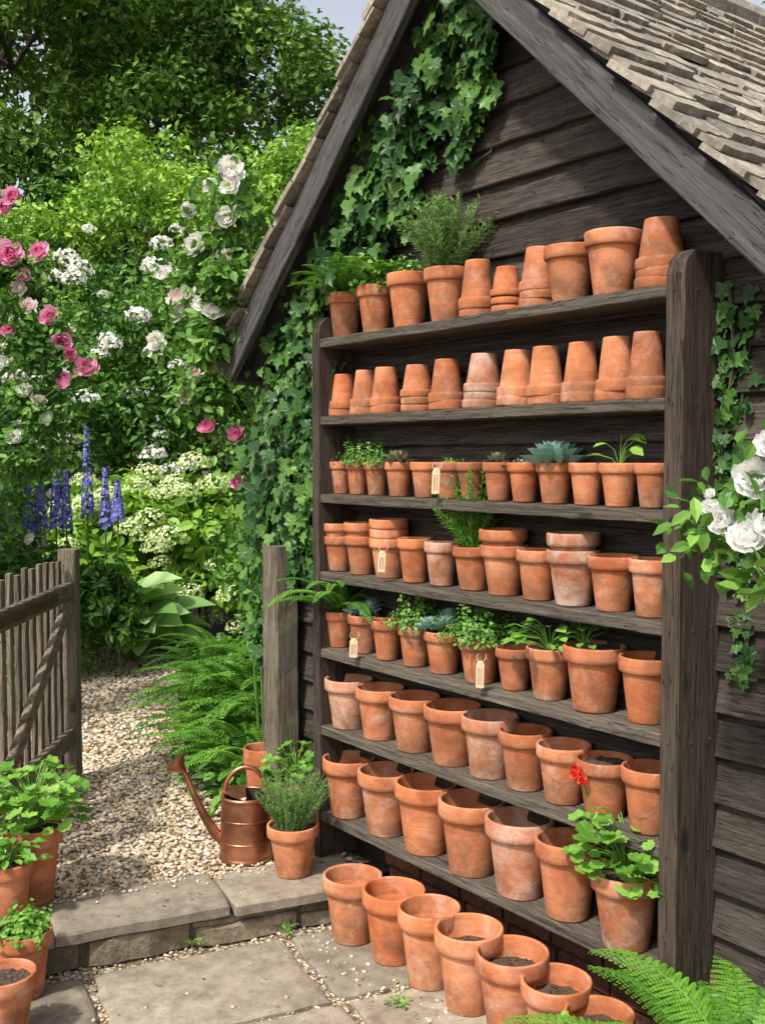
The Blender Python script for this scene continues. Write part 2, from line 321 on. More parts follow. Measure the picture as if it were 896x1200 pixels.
def slab(mb,c,lx,ly,ang,zt,th,r,jit=.006,m=0,ch=.0):
    pts=[]
    nx=max(3,int(lx/.06));ny=max(3,int(ly/.06))
    for i in range(nx): pts.append((-lx/2+lx*i/nx,-ly/2))
    for i in range(ny): pts.append((lx/2,-ly/2+ly*i/ny))
    for i in range(nx): pts.append((lx/2-lx*i/nx,ly/2))
    for i in range(ny): pts.append((-lx/2,ly/2-ly*i/ny))
    p=np.array(pts)
    cn=(np.abs(p[:,0])>lx/2-.001)&(np.abs(p[:,1])>ly/2-.001); p[cn]*=1-(.003+ch)/np.array([lx,ly])*2
    p=p+U(-jit,jit,(len(pts),2)); k=len(p)
    q=p*(1-.016/np.array([lx,ly]))+U(-.0015,.0015,p.shape)
    q2=p*(1-.045/np.array([lx,ly]))
    ca,sa=math.cos(ang),math.sin(ang); R=np.array([[ca,sa],[-sa,ca]])
    tilt=U(-.005,.005,2)
    def ring(a,z): w=a@R+np.array(c); return np.column_stack([w,np.full(k,z)+a@tilt/max(lx,ly)+U(-.001,.001,k)])
    V=np.concatenate([ring(p,zt-th),ring(p,zt-.010),ring(q,zt-.003),ring(q2,zt)])
    F=[[j*k+i,j*k+(i+1)%k,(j+1)*k+(i+1)%k,(j+1)*k+i] for j in range(3) for i in range(k)]
    mb.add(V,F,r,m); mb.add(V[3*k:],[list(range(k))],r,m)
sa_=math.atan2(.2248,.9744)
aY=np.array([.2248,.9744]);bX=np.array([.9744,-.2248]); ang=-sa_
org=np.array([.31,0.])
mb=MB(); b0=.04
for w in [.50,.36,.55,.42,.5,.5,.5]:
    a=.55-U(0,.3)
    while a>-4.2:
        l=U(.36,.74); c=org+aY*(a-l/2)+bX*(b0+w/2)
        slab(mb,c,w-.030,l-.030,ang+U(-.012,.012),U(-.003,.004),.05,U(0,1),.0055); a-=l
    b0+=w
mb.build('flagstone_patio',[M_slab])
mb=MB(); a=.02
for l in [.52,.60,.66,.55,.6,.7]:
    c=org+aY*(a-l/2)+bX*(-.145+U(-.008,.008)); slab(mb,c,.315,l-.006,ang,TZ+.004+U(-.002,.002),.042,U(.4,.8),.0045,0); a-=l
a=.0
while a>-3.6:
    l=U(.14,.42)
    if rng.random()<.4:
        c=org+aY*(a-l/2)+bX*(-.10+U(-.015,.010)); slab(mb,c,.19,l-.010,ang+U(-.03,.03),.084,.090,U(0,1),.008,1,.006)
    else:
        h=U(.035,.055)
        for z1,hh in ((.084,.084-h-.004),(h,h+.01)):
            c=org+aY*(a-l/2)+bX*(-.10+U(-.015,.010)); slab(mb,c,.19,l-.010,ang+U(-.03,.03),z1,hh,U(0,1),.008,1,.005)
    a-=l
c=org+aY*(-1.8)+bX*(-.16); slab(mb,c,.24,3.7,ang,.085,.1,.0,.003,1)
mb.build('stone_step',[M_slab,M_riser])
# ------------------------------------------------------------ shed
WY=.185; RX,RZ,SL=.749,3.281,.955; XL,XR=-.60,2.10
shed=empty('garden_shed',(0,0,0))
mb=MB(); z=.27; ns=34
while z<3.5:
    e=.122; zt=min(z+e+.02,3.36)
    def lim(zz): h=(RZ+.10-zz)/SL; return max(XL,RX-h),min(XR,RX+h)
    if z>3.34: break
    l0,r0=lim(z);l1,r1=lim(zt); rr=U(0,1)
    t=np.linspace(0,1,ns); wav=np.cumsum(rng.normal(size=ns))*.0013; wav-=wav.mean()
    xb=l0+(r0-l0)*t; xt=l1+(r1-l1)*t; zb=z+wav+U(-.002,.002)
    fy=U(-.003,.003,ns)
    V=np.concatenate([np.column_stack([xb,np.full(ns,WY-.006),zb]),np.column_stack([xb,WY-.036+fy,zb]),np.column_stack([xb,WY-.039+fy,zb+.004]),np.column_stack([xt,np.full(ns,WY-.010),np.full(ns,zt)])])
    F=[[j*ns+i,j*ns+i+1,(j+1)*ns+i+1,(j+1)*ns+i] for j in range(3) for i in range(ns-1)]
    mb.add(V,F,rr); z+=e
mb.build('weatherboards',[M_wallx],parent=shed)
mb=MB()
box(mb,((XL+XR)/2,WY+1.6,1.1),(XR-XL-.02,3.18,2.2),r=.3)
V=[(XL,WY+.01,1.95),(XR,WY+.01,1.95),(RX,WY+.01,RZ+.1),(XL,WY+3.19,1.95),(XR,WY+3.19,1.95),(RX,WY+3.19,RZ+.1)]
mb.add(V,[[0,1,2],[3,5,4]],.3); mb.build('shed_walls',[M_wallx],parent=shed)
mb=MB()
beam(mb,(XL-.012,WY-.01,.0),(XL-.012,WY-.01,2.03),.07,.07,side=(1,0,0),r=.5)
beam(mb,(XR+.012,WY-.01,.0),(XR+.012,WY-.01,2.03),.07,.07,side=(1,0,0),r=.5)
mb.build('corner_posts',[M_darkv],parent=shed)
mb=MB()
for j in range(4):
    x=.30+U(-.1,0)
    while x<2.1: box(mb,(x+.105,WY-.018+U(-.002,.002),.035+j*.075),(.205,.05,.064),r=U(0,1),jit=.002); x+=.217
box(mb,(1.2,WY+.01,.15),(1.85,.05,.30),r=.0)
mb.build('brick_plinth',[M_brick],parent=shed)
al=math.atan(SL); ca,sa=math.cos(al),math.sin(al)
Y0,Y1=-.02,3.35
for s in (1,-1):
    mb=MB()
    e=np.array([s*ca,0,-sa]); nn=np.array([s*sa,0,ca])
    Ls=(1.40 if s>0 else 1.325)/ca
    def pt(d,h,y): return np.array([RX,y,RZ])+e*d+nn*h
    bw=.105
    for (yy,dd,off,w_) in ((Y0-.018,.034,bw/2,bw),(.10,.05,bw/2+.015,.075),(WY-.045,.03,.075,.055)):
        a=pt(-.02 if s>0 else .03,off,yy); b=pt(Ls,off,yy)
        beam(mb,a,b,dd,w_,side=tuple(nn),r=U(.4,.8),n=20,jit=.0012)
    a=pt(Ls*.5,bw+.006,(Y0+Y1)/2); box(mb,a,(Ls,Y1-Y0,.012),ax=np.array([e,np.cross(nn,e),nn]),r=.4)
    for yy in np.arange(.6,3.2,.5): box(mb,pt(Ls*.5,.05,yy),(Ls,.05,.09),ax=np.array([e,np.cross(nn,e),nn]),r=.4)
    box(mb,pt(Ls+.012,.06,(Y0+Y1)/2),(.02,Y1-Y0,.11),ax=np.array([e,np.cross(nn,e),nn]),r=.5)
    mb.build('barge_boards',[M_bargeR if s>0 else M_bargeL],parent=shed)
mb=MB()
for s in (1,-1):
    e=np.array([s*ca,0,-sa]); nn=np.array([s*sa,0,ca]); ax=np.array([e,np.array([0,1.,0]),nn])
    Ls=(1.43 if s>0 else 1.345)/ca; ex=.100; d=Ls+.02-ex*1.5
    top=-.32 if s>0 else .0
    while d>top:
        y=Y0-.062+U(-.014,.010)
        while y<Y1:
            w=U(.11,.26); th=U(.014,.025); ln=.17+U(-.008,.008); lo=U(-.010,.010); sk=U(-.009,.009)
            k=7; V=[]
            yy=np.linspace(.002,w-.003,k); jj=U(-.005,.005,k); jj[0]-=U(0,.012); jj[-1]-=U(0,.012); hj=U(-.0015,.0015,k); li=U(.016,.025)
            for (hh0,hh1) in ((0,li),(th,li+th)):
                V+= [(0,yy[i],hh0) for i in range(k)]+[(ln+lo+jj[i]+sk*(i/k-.5),yy[i],hh1+hj[i]) for i in range(k)]
            V=np.array(V); F=[]
            for i in range(k-1): F+=[[i,i+1,k+i+1,k+i],[2*k+i,3*k+i,3*k+i+1,2*k+i+1],[k+i,k+i+1,3*k+i+1,3*k+i]]
            F+=[[0,k,3*k,2*k],[k-1,2*k-1,4*k-1,3*k-1]]
            W=V@ax+np.array([RX,y,RZ])+e*d+nn*(.122+U(0,.005))
            mb.add(W,F,U(0,1)); y+=w
        d-=ex*U(.93,1.07)
y=Y0-.06
while y<Y1:
    l=U(.28,.4)
    c=np.array([RX-.215,y+l/2,RZ+.43]); 
    tube(mb,[(c[0],y,c[2]-.06),(c[0],y+l-.008,c[2]-.06)],.07,10,r=U(0,1)); y+=l
mb.build('stone_roof_tiles',[M_roof],parent=shed)
# ------------------------------------------------------------ shelf unit
unit=empty('plant_shelf_unit',(0,0,0))
SZ=[2.145,1.85,1.553,1.255,.957,.655,.315]
mb=MB()
for i,z in enumerate(SZ):
    rr=U(.3,1)
    for (y0,y1) in ((-.004,.086),(.090,.168)):
        beam(mb,(.03,(y0+y1)/2,z-.018+U(-.001,.001)),(1.66,(y0+y1)/2,z-.018),y1-y0,.034,side=(0,0,1),r=rr+U(-.1,.1),n=24,jit=.0014,bev=.003)
mb.build('shelf_boards',[M_shelf],parent=unit)
mb=MB()
def panel(x0,x1,zb,r):
    n=20;zs=np.linspace(zb,2.165,n)
    pts=[(-.010,zb)]+[(-.012+U(-.0015,.0015),z) for z in zs[1:]]+[(.002,2.200),(.03,2.226),(.160,2.232),(.160,zb)]
    k=len(pts); b=.004
    A=[(x0,p[0]+b if i<n else p[0],p[1]) for i,p in enumerate(pts)]; B=[(x1,p[0]+b if i<n else p[0],p[1]) for i,p in enumerate(pts)]
    A2=[(x0+b,p[0],p[1]+(0.002 if i>=n else 0)) for i,p in enumerate(pts)]; B2=[(x1-b,p[0],p[1]+(0.002 if i>=n else 0)) for i,p in enumerate(pts)]
    V=A+A2+B2+B
    F=[[j*k+i,j*k+(i+1)%k,(j+1)*k+(i+1)%k,(j+1)*k+i] for j in range(3) for i in range(k)]
    mb.add(V,F,r); mb.add(A,[list(range(k))],r); mb.add(B,[list(range(k))[::-1]],r)
panel(-.008,.038,TZ,.35); panel(1.654,1.712,0,.5)
mb.build('side_panels',[M_darkv],parent=unit)
mb=MB()
for z in SZ:
    for dx in (.045,.125): tube(mb,[(1.711,dx,z-.018),(1.7145,dx,z-.018)],.0035,8)
    box(mb,(1.683,-.016,z-.018),(.005,.003,.005))
mb.build('nails',[M_iron],parent=unit)
# ------------------------------------------------------------ pots
def potch(R,H,inv=False,z0=0,hr=None):
    rb=.65*R; hr=hr or .235*H; zi=H-hr
    ch=[[(0,0),(rb*.96,0),(rb,.004)],[(rb,.004),(R*.77,zi*.55),(R*.865,zi)],[(R*.865,zi),(R*.95,zi)],[(R*.95,zi),(R*.985,zi+.003),(R,zi+hr*.3),(R*1.0,H-.006),(R*.985,H-.001),(R*.95,H),(R*.905,H-.001),(R*.89,H-.006),(R*.84,zi-.002)],[(R*.84,zi-.002),(R*.80,zi-.012),(rb*.9,.02)],[(rb*.9,.02),(0,.02)]]
    if inv: ch=[[(r,H-z) for r,z in c] for c in ch]
    return [[(r,z+z0) for r,z in c] for c in ch]
def pot(name,x,y,z,D,H,mi=0,inv=False,n=1,off=.034,parent=None,soil=None):
    mb=MB(); R=D/2
    h=H-(n-1)*off
    for i in range(n): lathe(mb,potch(R,h,inv,i*off),c=((0,0,0) if i==0 else (U(-.004,.004),U(-.004,.004),0)),wob=.007)
    if soil is not None: 
        k=28;a=np.arange(k)*6.2832/k
        zz=h-soil; fr=.88 if soil<.05 else .80
        V=[(0,0,zz+.006)]
        for q in (.25,.5,.75): V+=[(R*fr*q*math.cos(t),R*fr*q*math.sin(t),zz+U(-.003,.007)) for t in a]
        V+=[(R*fr*math.cos(t),R*fr*math.sin(t),zz+U(-.003,.006)) for t in a]
        mb.add(V,[[0,1+i,1+(i+1)%k] for i in range(k)],m=1)
        mb.add(V,[[1+j*k+i,1+j*k+(i+1)%k,1+(j+1)*k+(i+1)%k,1+(j+1)*k+i] for j in range(3) for i in range(k)],m=1)
        q=int(60*(D/.2)**2); aa=U(0,6.28,q); rr=R*fr*.95*np.sqrt(U(0,1,q)); pebbles(mb,rr*np.cos(aa),rr*np.sin(aa),np.full(q,zz+.004),U(.002,.006,q),m=1)
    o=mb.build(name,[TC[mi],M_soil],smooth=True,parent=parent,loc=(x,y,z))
    tl=.03 if inv and n>1 else .012
    o.rotation_euler=(U(-tl,tl)*.5,U(-tl,tl),U(0,6.28))
    return o
PY=.078
def jy(): return PY+U(-.010,.006)
def p_rosemary(mb,z0,R,H,ns=26,mt=0,L=.028,spread=.8,npn=46,wd=.16,up=.9):
    for i in range(ns):
        a=U(0,6.28);b=np.array([math.cos(a),math.sin(a),0])*R*.45*math.sqrt(U(0,1))
        a2=a+U(-.5,.5); q=U(.03,.62); tip=b+np.array([math.cos(a2)*H*spread*q,math.sin(a2)*H*spread*q,H*U(.55,1.0)*(1-.35*q)])
        t=np.linspace(0,1,6)[:,None]; c=b+(tip-b)*t; c[:,:2]+= (tip-b)[:2]*(t**2-t)*.4; c[:,2]+=z0
        tube(mb,c,np.linspace(.002,.0009,6),4,r=.3,m=mt,cap=False)
        tt=np.sort(U(.1,1,npn)); P=np.stack([np.interp(tt,t[:,0],c[:,j]) for j in range(3)],1)
        ax=nrm(tip-b); d=rdir(npn); d=nrm(d-ax*(d@ax)[:,None])+ax*up
        leaves(mb,P,d,ax+rdir(npn)*.3,L*U(.6,1.1,npn)*(1.1-.35*tt),L*wd,U(0,1)*.4+U(0,.6,npn),T_DIA,mt)
def p_mound(mb,z0,R,H,n=700,L=.014,mt=0,ratio=.7,tpl=T_OVAL):
    d=rdir(n); d[:,2]=np.abs(d[:,2]); rr=U(.35,1.05,n)[:,None]*(1+.25*np.sin(d[:,0:1]*7+d[:,1:2]*9)+.12*np.sin(d[:,1:2]*17))
    P=d*rr*np.array([R,R,H])+np.array([0,0,z0]); N=nrm(d+rdir(n)*.6+np.array([0,0,.4]))
    leaves(mb,P,perp(N,.0),N,L*U(.6,1.2,n),L*ratio,U(0,1,n),tpl,mt)
    for i in range(14):
        q=P[i]; tube(mb,[(0,0,z0-.01),(q[0]*.5,q[1]*.5,z0+(q[2]-z0)*.6),tuple(q)],.0012,4,m=mt,r=.2,cap=False)
def p_rosette(mb,c,R,mt=0,layers=5,per=8,L_w=.42):
    c=np.array(c)
    for l in range(layers):
        f=l/(layers-1); k=per-int(f*2); el=math.radians(12+70*f); LL=R*(1-.62*f)
        a=np.arange(k)*6.283/k+l*.55+U(-.08,.08,k)
        D=np.stack([np.cos(a)*math.cos(el),np.sin(a)*math.cos(el),np.full(k,math.sin(el))],1)
        N=np.stack([-np.cos(a)*math.sin(el),-np.sin(a)*math.sin(el),np.full(k,math.cos(el))],1)
        leaves(mb,np.tile(c+np.array([0,0,.004*l]),(k,1)),D,N,LL,LL*L_w*1.9*(.8+.2*f),.3+.5*f+U(-.15,.2,k),T_FLEX,mt)
def p_frond(mb,base,az,L,lean,mt=0,npair=20,fine=0,wf=.2,sag=.55,i0=3):
    t=np.linspace(0,1,npair+4); h=np.array([math.cos(az),math.sin(az),0.])
    ang_=lean-(lean+sag)*t**1.3
    st=L/(len(t)-1); P=np.zeros((len(t),3)); P[0]=base
    for i in range(1,len(t)): P[i]=P[i-1]+st*(h*math.cos(ang_[i])+np.array([0,0,math.sin(ang_[i])]))
    tube(mb,P,np.linspace(.0028,.0008,len(t))*(L/.5),4,r=.4,m=mt,cap=False)
    T=nrm(np.gradient(P,axis=0)); S=np.cross(T,[0,0,1.]); S=nrm(S); N=np.cross(S,T)
    rr=U(0,.6)
    ii=np.arange(i0,len(t)); tt=(ii-i0)/(len(t)-i0)
    wl=L*wf*np.minimum(1,(tt*3.5+.35))*(1-tt)**.8+.004
    for s in (1,-1):
        D=nrm(S[ii]*s+T[ii]*.42-np.array([0,0,.12])); NN=N[ii]+rng.normal(size=(len(ii),3))*.12
        if fine==0:
            leaves(mb,P[ii],D,NN,wl,np.full(len(ii),st*.95),rr+U(0,.4,len(ii)),T_DIA,mt)
        else:
            for q in range(len(ii)):
                m_=max(4,int(fine*wl[q]/wl.max())); u=np.linspace(.03,.97,m_); pp=P[ii[q]]+D[q]*(u*wl[q])[:,None]-np.array([0,0,1.])*(u**2*wl[q]*.12)[:,None]
                sd=nrm(np.cross(NN[q],D[q])); lw=st*.78*(1-u*.72)+.001
                for s2 in (1,-1): leaves(mb,pp,sd*s2+D[q]*.55,NN[q],lw,wl[q]/m_*1.5,rr+U(0,.4,m_),T_DIA,mt)
def p_fern(mb,base,nf,L,mt=0,npair=20,fine=0,lean=(1.0,1.4),sag=.5,az0=0,az1=6.283,wf=.2,i0=3):
    for i in range(nf):
        p_frond(mb,np.array(base)+np.array([U(-.02,.02),U(-.02,.02),0]),az0+(az1-az0)*(i+U(-.3,.3))/nf,L*U(.7,1.1),U(*lean),mt,npair,fine,wf,sag+U(-.2,.3),i0)
def p_leafy(mb,z0,R,H,n,L,tpl=T_ROUND,mt=0,ratio=1.,base=(0,0),low=.3):
    for i in range(n):
        a=U(0,6.283); rr=R*math.sqrt(U(.02,1)); h=H*U(low,1)*(1-.35*(rr/R)**2)
        p=np.array([base[0]+math.cos(a)*rr,base[1]+math.sin(a)*rr,z0+h])
        tube(mb,[(base[0]*1.,base[1],z0),(base[0]+math.cos(a)*rr*.4,base[1]+math.sin(a)*rr*.4,z0+h*.75),tuple(p)],.0016,4,r=.7,m=mt,cap=False)
        d=np.array([math.cos(a),math.sin(a),U(-.5,.15)]); N=nrm(np.array([math.cos(a)*.5*rr/R,math.sin(a)*.5*rr/R-.25,1.])+rng.normal(size=3)*.25); l=L*U(.5,1.15)
        leaves(mb,p-nrm(d)*l*.05,d,N,l,l*ratio,U(0,1),tpl,mt)
def rose(mb,c,R,mt,dirn=None,tint=0.):
    c=np.array(c,float); up=nrm(np.array(dirn if dirn is not None else (U(-.1,.8),-U(.3,1),U(.0,.9))))
    A=nrm(np.cross(up,[.3,.2,1.]));B=np.cross(up,A); op=U(0,.35)
    for l,(k,el,sz,rr) in enumerate([(6,.35,1.,.9),(6,.75,.9,.75),(6,1.05,.78,.5),(5,1.25,.66,.3),(5,1.38,.56,.1),(4,1.5,.46,0.)]):
        el=max(.05,el-op*(1-l/6)+U(-.05,.05))
        a=np.arange(k)*6.283/k+l*.7+U(-.2,.2,k)
        h=np.cos(a)[:,None]*A+np.sin(a)[:,None]*B
        e_=el+U(-.15,.15,k)[:,None]
        D=h*np.cos(e_)+up*np.sin(e_); N=up*np.cos(e_)-h*np.sin(e_)
        leaves(mb,c+h*R*.16*(5-l)/5-up*R*.35,D,N+rng.normal(size=(k,3))*.12,R*sz*U(.85,1.15,k),R*sz*1.0,np.clip(rr+tint+U(-.15,.25,k),0,1),T_PET,mt)
def mophead(mb,c,R,mt,n=70,s=.3,flat=.75):
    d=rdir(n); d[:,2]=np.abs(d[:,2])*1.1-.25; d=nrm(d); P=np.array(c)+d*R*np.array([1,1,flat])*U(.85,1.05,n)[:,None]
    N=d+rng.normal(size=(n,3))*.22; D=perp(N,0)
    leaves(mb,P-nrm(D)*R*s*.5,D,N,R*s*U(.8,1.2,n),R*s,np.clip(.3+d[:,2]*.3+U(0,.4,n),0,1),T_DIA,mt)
def potted(name,x,y,z,D,H,mi,fn,mats):
    e=empty(name,(x,y,z)); pot('pot',0,0,0,D,H,mi,parent=e,soil=.016)
    mb=MB(); fn(mb,H-.016,D/2); mb.build('foliage',mats,parent=e); return e
# Row 1
z=SZ[0]
potted('potted_fern',.087,jy(),z,.138,.17,1,lambda mb,z0,R:(p_fern(mb,(0,0,z0),26,.27,npair=22,lean=(.5,1.45),sag=.3,wf=.22),p_mound(mb,z0,R*1.0,.09,200,.03,0,.6)),[L_fern])
potted('potted_fern',.283,jy(),z,.139,.173,0,lambda mb,z0,R:(p_fern(mb,(0,0,z0),18,.23,npair=18,lean=(.8,1.45),sag=.2,wf=.25),p_mound(mb,z0,R*1.1,.15,420,.03,0,.6)),[L_ger])
potted('potted_parsley',.48,jy(),z,.158,.19,0,lambda mb,z0,R:p_mound(mb,z0,R*.8,.075,320,.02),[L_herb])
potted('potted_rosemary',.684,jy(),z,.155,.18,0,lambda mb,z0,R:p_rosemary(mb,z0,R*1.2,.28,120,npn=56,L=.032,spread=.95,wd=.15),[L_rosm])
for (x,D,H,mi,inv,n) in [(.835,.125,.185,0,1,2),(.972,.103,.145,0,1,3),(1.103,.12,.185,1,1,3),(1.247,.158,.165,0,0,1),(1.408,.166,.18,1,0,1),(1.566,.14,.19,1,1,3)]:
    pot('terracotta_pot_stack' if n>1 else 'terracotta_pot',x,jy(),z,D,H,mi,bool(inv),n,.026,soil=None)
# Row 2
z=SZ[1]
for i,(x,D,H) in enumerate(zip([.070,.207,.359,.527,.689,.859,1.017,1.15,1.282,1.411,1.532],[.112,.112,.118,.122,.126,.13,.124,.12,.12,.12,.115],[.16,.167,.168,.165,.172,.178,.176,.177,.178,.182,.185])):
    pot('terracotta_pot_stack',x,jy(),z,D,H,[0,1,0,1,0,2,1,0,0,0,1][i],True,[2,2,2,3,2,3,2,2,2,2,2][i],.026)
# Row 3
z=SZ[2]
R3=list(zip([.060,.175,.290,.43,.569,.697,.809,.934,1.05,1.183,1.311,1.438,1.552],[.096,.096,.1,.106,.106,.1,.1,.104,.108,.118,.11,.115,.1]))
def thy(mb,z0,R): p_mound(mb,z0,R*1.5,.09,1000,.013)
def sml(mb,z0,R): p_mound(mb,z0,R*.8,.03,220,.012)
def ros1(mb,z0,R): p_rosette(mb,(0,0,z0+.008),R*1.5,0,5,10,L_w=.3)
def ros2(mb,z0,R):
    p_rosette(mb,(0,0,z0+.01),R*1.1,0,5,8); p_rosette(mb,(R*.6,-.01,z0),R*.6,0,4,7); p_rosette(mb,(-R*.6,.01,z0),R*.6,0,4,7)
def bigros(mb,z0,R): p_rosette(mb,(0,0,z0+.012),R*1.9,0,6,11,L_w=.36)
def seed(mb,z0,R): p_leafy(mb,z0,R*1.1,.13,9,.055,T_OVAL,0,.65)
for i,(x,D) in enumerate(R3):
    f={1:(thy,L_herb,'potted_thyme'),2:(thy,L_herb,'potted_thyme'),3:(ros1,L_succ2,'potted_succulent'),5:(sml,L_herb,'potted_seedling'),7:(ros2,L_succ2,'potted_succulent'),8:(sml,L_succ,'potted_sedum'),9:(bigros,L_succ,'potted_succulent'),11:(seed,L_ger,'potted_seedling')}.get(i)
    if f: potted(f[2],x,jy(),z,D,.124,0 if i!=5 else 1,f[0],[f[1]])
    else: pot('terracotta_pot',x,jy(),z,D,.124,0 if i%3 else 1,soil=.02)
# Row 4
z=SZ[3]
for (x,D,H,mi,n) in [(.05,.12,.185,1,2),(.205,.13,.195,0,2),(.36,.145,.215,1,3),(.522,.125,.155,0,1),(.660,.122,.15,2,1),(.966,.155,.21,0,2),(1.117,.135,.155,0,1),(1.268,.16,.215,2,2),(1.414,.148,.158,1,1),(1.562,.135,.16,1,1)]:
    pot('terracotta_pot_stack' if n>1 else 'terracotta_pot',x,jy(),z,D,H,mi,False,n,.05 if n<3 else .035,soil=.03)
potted('potted_rosemary',.812,jy(),z,.135,.145,0,lambda mb,z0,R:p_rosemary(mb,z0,R,.32,44,npn=60,L=.028,spread=.7,wd=.15),[L_ger])
# Row 5
z=SZ[4]
potted('potted_fern',.048,jy(),z,.12,.14,0,lambda mb,z0,R:p_fern(mb,(0,0,z0),26,.34,npair=26,lean=(.6,1.45),sag=.5,wf=.18),[L_fern])
potted('potted_succulent',.205,jy(),z,.13,.145,1,lambda mb,z0,R:(p_rosette(mb,(-.02,-.02,z0+.02),.06,0,5,9),p_rosette(mb,(.035,.0,z0+.03),.05,0,5,9),p_rosette(mb,(0,.035,z0+.04),.05,0,5,9),p_mound(mb,z0,R*.9,.04,120,.02)),[L_succ])
pot('terracotta_pot',.365,jy(),z,.12,.145,0,soil=.02)
potted('potted_thyme',.520,jy(),z,.13,.145,0,lambda mb,z0,R:p_mound(mb,z0,R*1.4,.12,1700,.015),[L_herb])
potted('potted_succulent',.677,jy(),z,.138,.145,0,lambda mb,z0,R:(p_rosette(mb,(-.03,-.03,z0+.02),.065,0,5,9),p_rosette(mb,(.035,-.01,z0+.035),.06,0,5,9),p_rosette(mb,(-.01,.035,z0+.05),.055,0,5,9)),[L_succ])
potted('potted_thyme',.862,jy(),z,.148,.148,0,lambda mb,z0,R:p_mound(mb,z0,R*1.6,.13,2300,.015),[L_herb])
pot('terracotta_pot',1.012,jy(),z,.125,.135,0,soil=.02)
potted('potted_strawberry',1.171,jy(),z,.145,.16,1,lambda mb,z0,R:p_leafy(mb,z0,R*1.8,.12,46,.048,T_OVAL,0,.8),[L_ger])
potted('potted_seedling',1.353,jy()-.005,z,.185,.19,0,lambda mb,z0,R:p_leafy(mb,z0,R*.75,.08,14,.05,T_OVAL,0,.8,base=(-.04,0)),[L_ger])
pot('terracotta_pot',1.537,jy(),z,.16,.185,0,soil=.03)
# Row 6
z=SZ[5]
for i,(x,D,H) in enumerate([(.115,.19,.19),(.313,.185,.19),(.517,.19,.195),(.723,.2,.2),(.907,.19,.2),(1.070,.172,.185),(1.233,.168,.175),(1.395,.170,.168),(1.555,.16,.18)]):
    pot('terracotta_pot',x,PY-.004,z,D,H,[2,1,1,0,2,1,1,0,0][i],soil=[None,None,None,None,.05,None,None,.02,.05][i])
# Row 7
z=SZ[6]
for i,(x,D,H) in enumerate([(.122,.205,.225),(.364,.215,.235),(.592,.225,.245),(.83,.23,.245),(1.058,.222,.245),(1.262,.2,.235)]):
    pot('terracotta_pot',x,PY-.012,z,D,H,[1,1,0,0,2,0][i],soil=None)
def ger(mb,z0,R):
    p_leafy(mb,z0,.15,.22,100,.058,T_ROUND,0,1.05,low=.0)
    a=(-.13,-.05,z0+.27); tube(mb,[(-.03,0,z0),(-.10,-.03,z0+.15),a],.0022,5,r=.6,m=0)
    for i in range(12): rose(mb,(a[0]+U(-.025,.025),a[1]+U(-.02,.02),a[2]+U(-.015,.02)),.014,1)
potted('potted_geranium',1.500,PY-.03,z,.2,.215,1,ger,[L_ger,P_red])
for i,(x,y,D,H) in enumerate([(.447,-.149,.21,.23),(.649,-.125,.215,.24),(.852,-.135,.205,.25),(1.043,-.135,.215,.25),(1.222,-.125,.22,.24),(1.39,-.115,.2,.22),(1.56,-.13,.19,.2)]):
    pot('terracotta_pot',x,y,.003,D,H,[1,0,1,1,1,1,0][i],soil=[.09,None,None,.07,.06,.06,.05][i])
# terrace pots
potted('potted_lavender',.105,-.175,TZ+.005,.195,.19,0,lambda mb,z0,R:p_rosemary(mb,z0,R*1.3,.23,110,npn=44,L=.026,spread=.8,wd=.12,up=1.2),[L_rosm])
potted('potted_geranium',-.198,.03,TZ,.17,.24,1,lambda mb,z0,R:p_leafy(mb,z0,.13,.18,70,.05,T_ROUND,0,1.05,low=.1),[L_ger])
pot('terracotta_pot',-.459,.025,TZ,.16,.33,0)
potted('potted_geranium',-.25,-1.03,TZ,.2,.27,1,lambda mb,z0,R:p_leafy(mb,z0,.17,.26,150,.06,T_ROUND,0,1.05,low=.05),[L_ger])
potted('potted_herb',-.154,-1.15,TZ,.17,.20,0,lambda mb,z0,R:p_leafy(mb,z0,.10,.12,60,.045,T_OVAL,0,.75,low=.1),[L_ger])
potted('potted_parsley',.143,-1.2,.003,.175,.21,1,lambda mb,z0,R:p_mound(mb,z0,.09,.08,600,.024,0,.7),[L_ger])
pot('terracotta_pot',.37,-1.33,.003,.18,.20,1,soil=.03)
# ------------------------------------------------------------ tags
def tag(x,y,z,rz,lean=.1,L=.085):
    e=empty('plant_label_tag',(x,y,z),rz)
    mb=MB(); w=.031
    out=[(-w/2,-L),(w/2,-L),(w/2,-.012),(w/4,0),(-w/4,0),(-w/2,-.012)]
    V=[(a,-.0009,b) for a,b in out]+[(a,.0009,b) for a,b in out]
    mb.add(V,[[0,1,2,3,4,5],[11,10,9,8,7,6]],.5,0); mb.add(V,[[i,(i+1)%6,6+(i+1)%6,6+i] for i in range(6)],.5,0)
    tube(mb,[(0,-.0025,-.009),(0,-.0012,-.009)],.0045,12,r=.2,m=2)
    for j in range(2):
        zz=np.linspace(-.022,-L+.01,34-8*j); q=np.cumsum(rng.normal(size=len(zz))); q=np.sin(np.arange(len(zz))*1.9+q*.4)*.0038+(-.005+.011*j)
        tube(mb,np.stack([q,np.full(len(zz),-.0016),zz],1),.0005,4,m=1)
    th=np.linspace(0,1,12); 
    for s in (1,-1): tube(mb,np.stack([s*.010*np.sin(th*math.pi)+s*.014*th,-.003+.012*th,-.009+.030*th],1),.0008,5,m=2)
    o=mb.build('tag',[M_paper,M_ink,M_str],parent=e); o.rotation_euler=(-lean,U(-.08,.08),0); return e
tag(.745,-.02,SZ[2]+.105,.25)
tag(.455,-.022,SZ[3]+.11,.3,L=.075)
tag(.285,-.025,SZ[4]+.075,.5,L=.07)
tag(.965,-.022,SZ[4]+.095,.2)
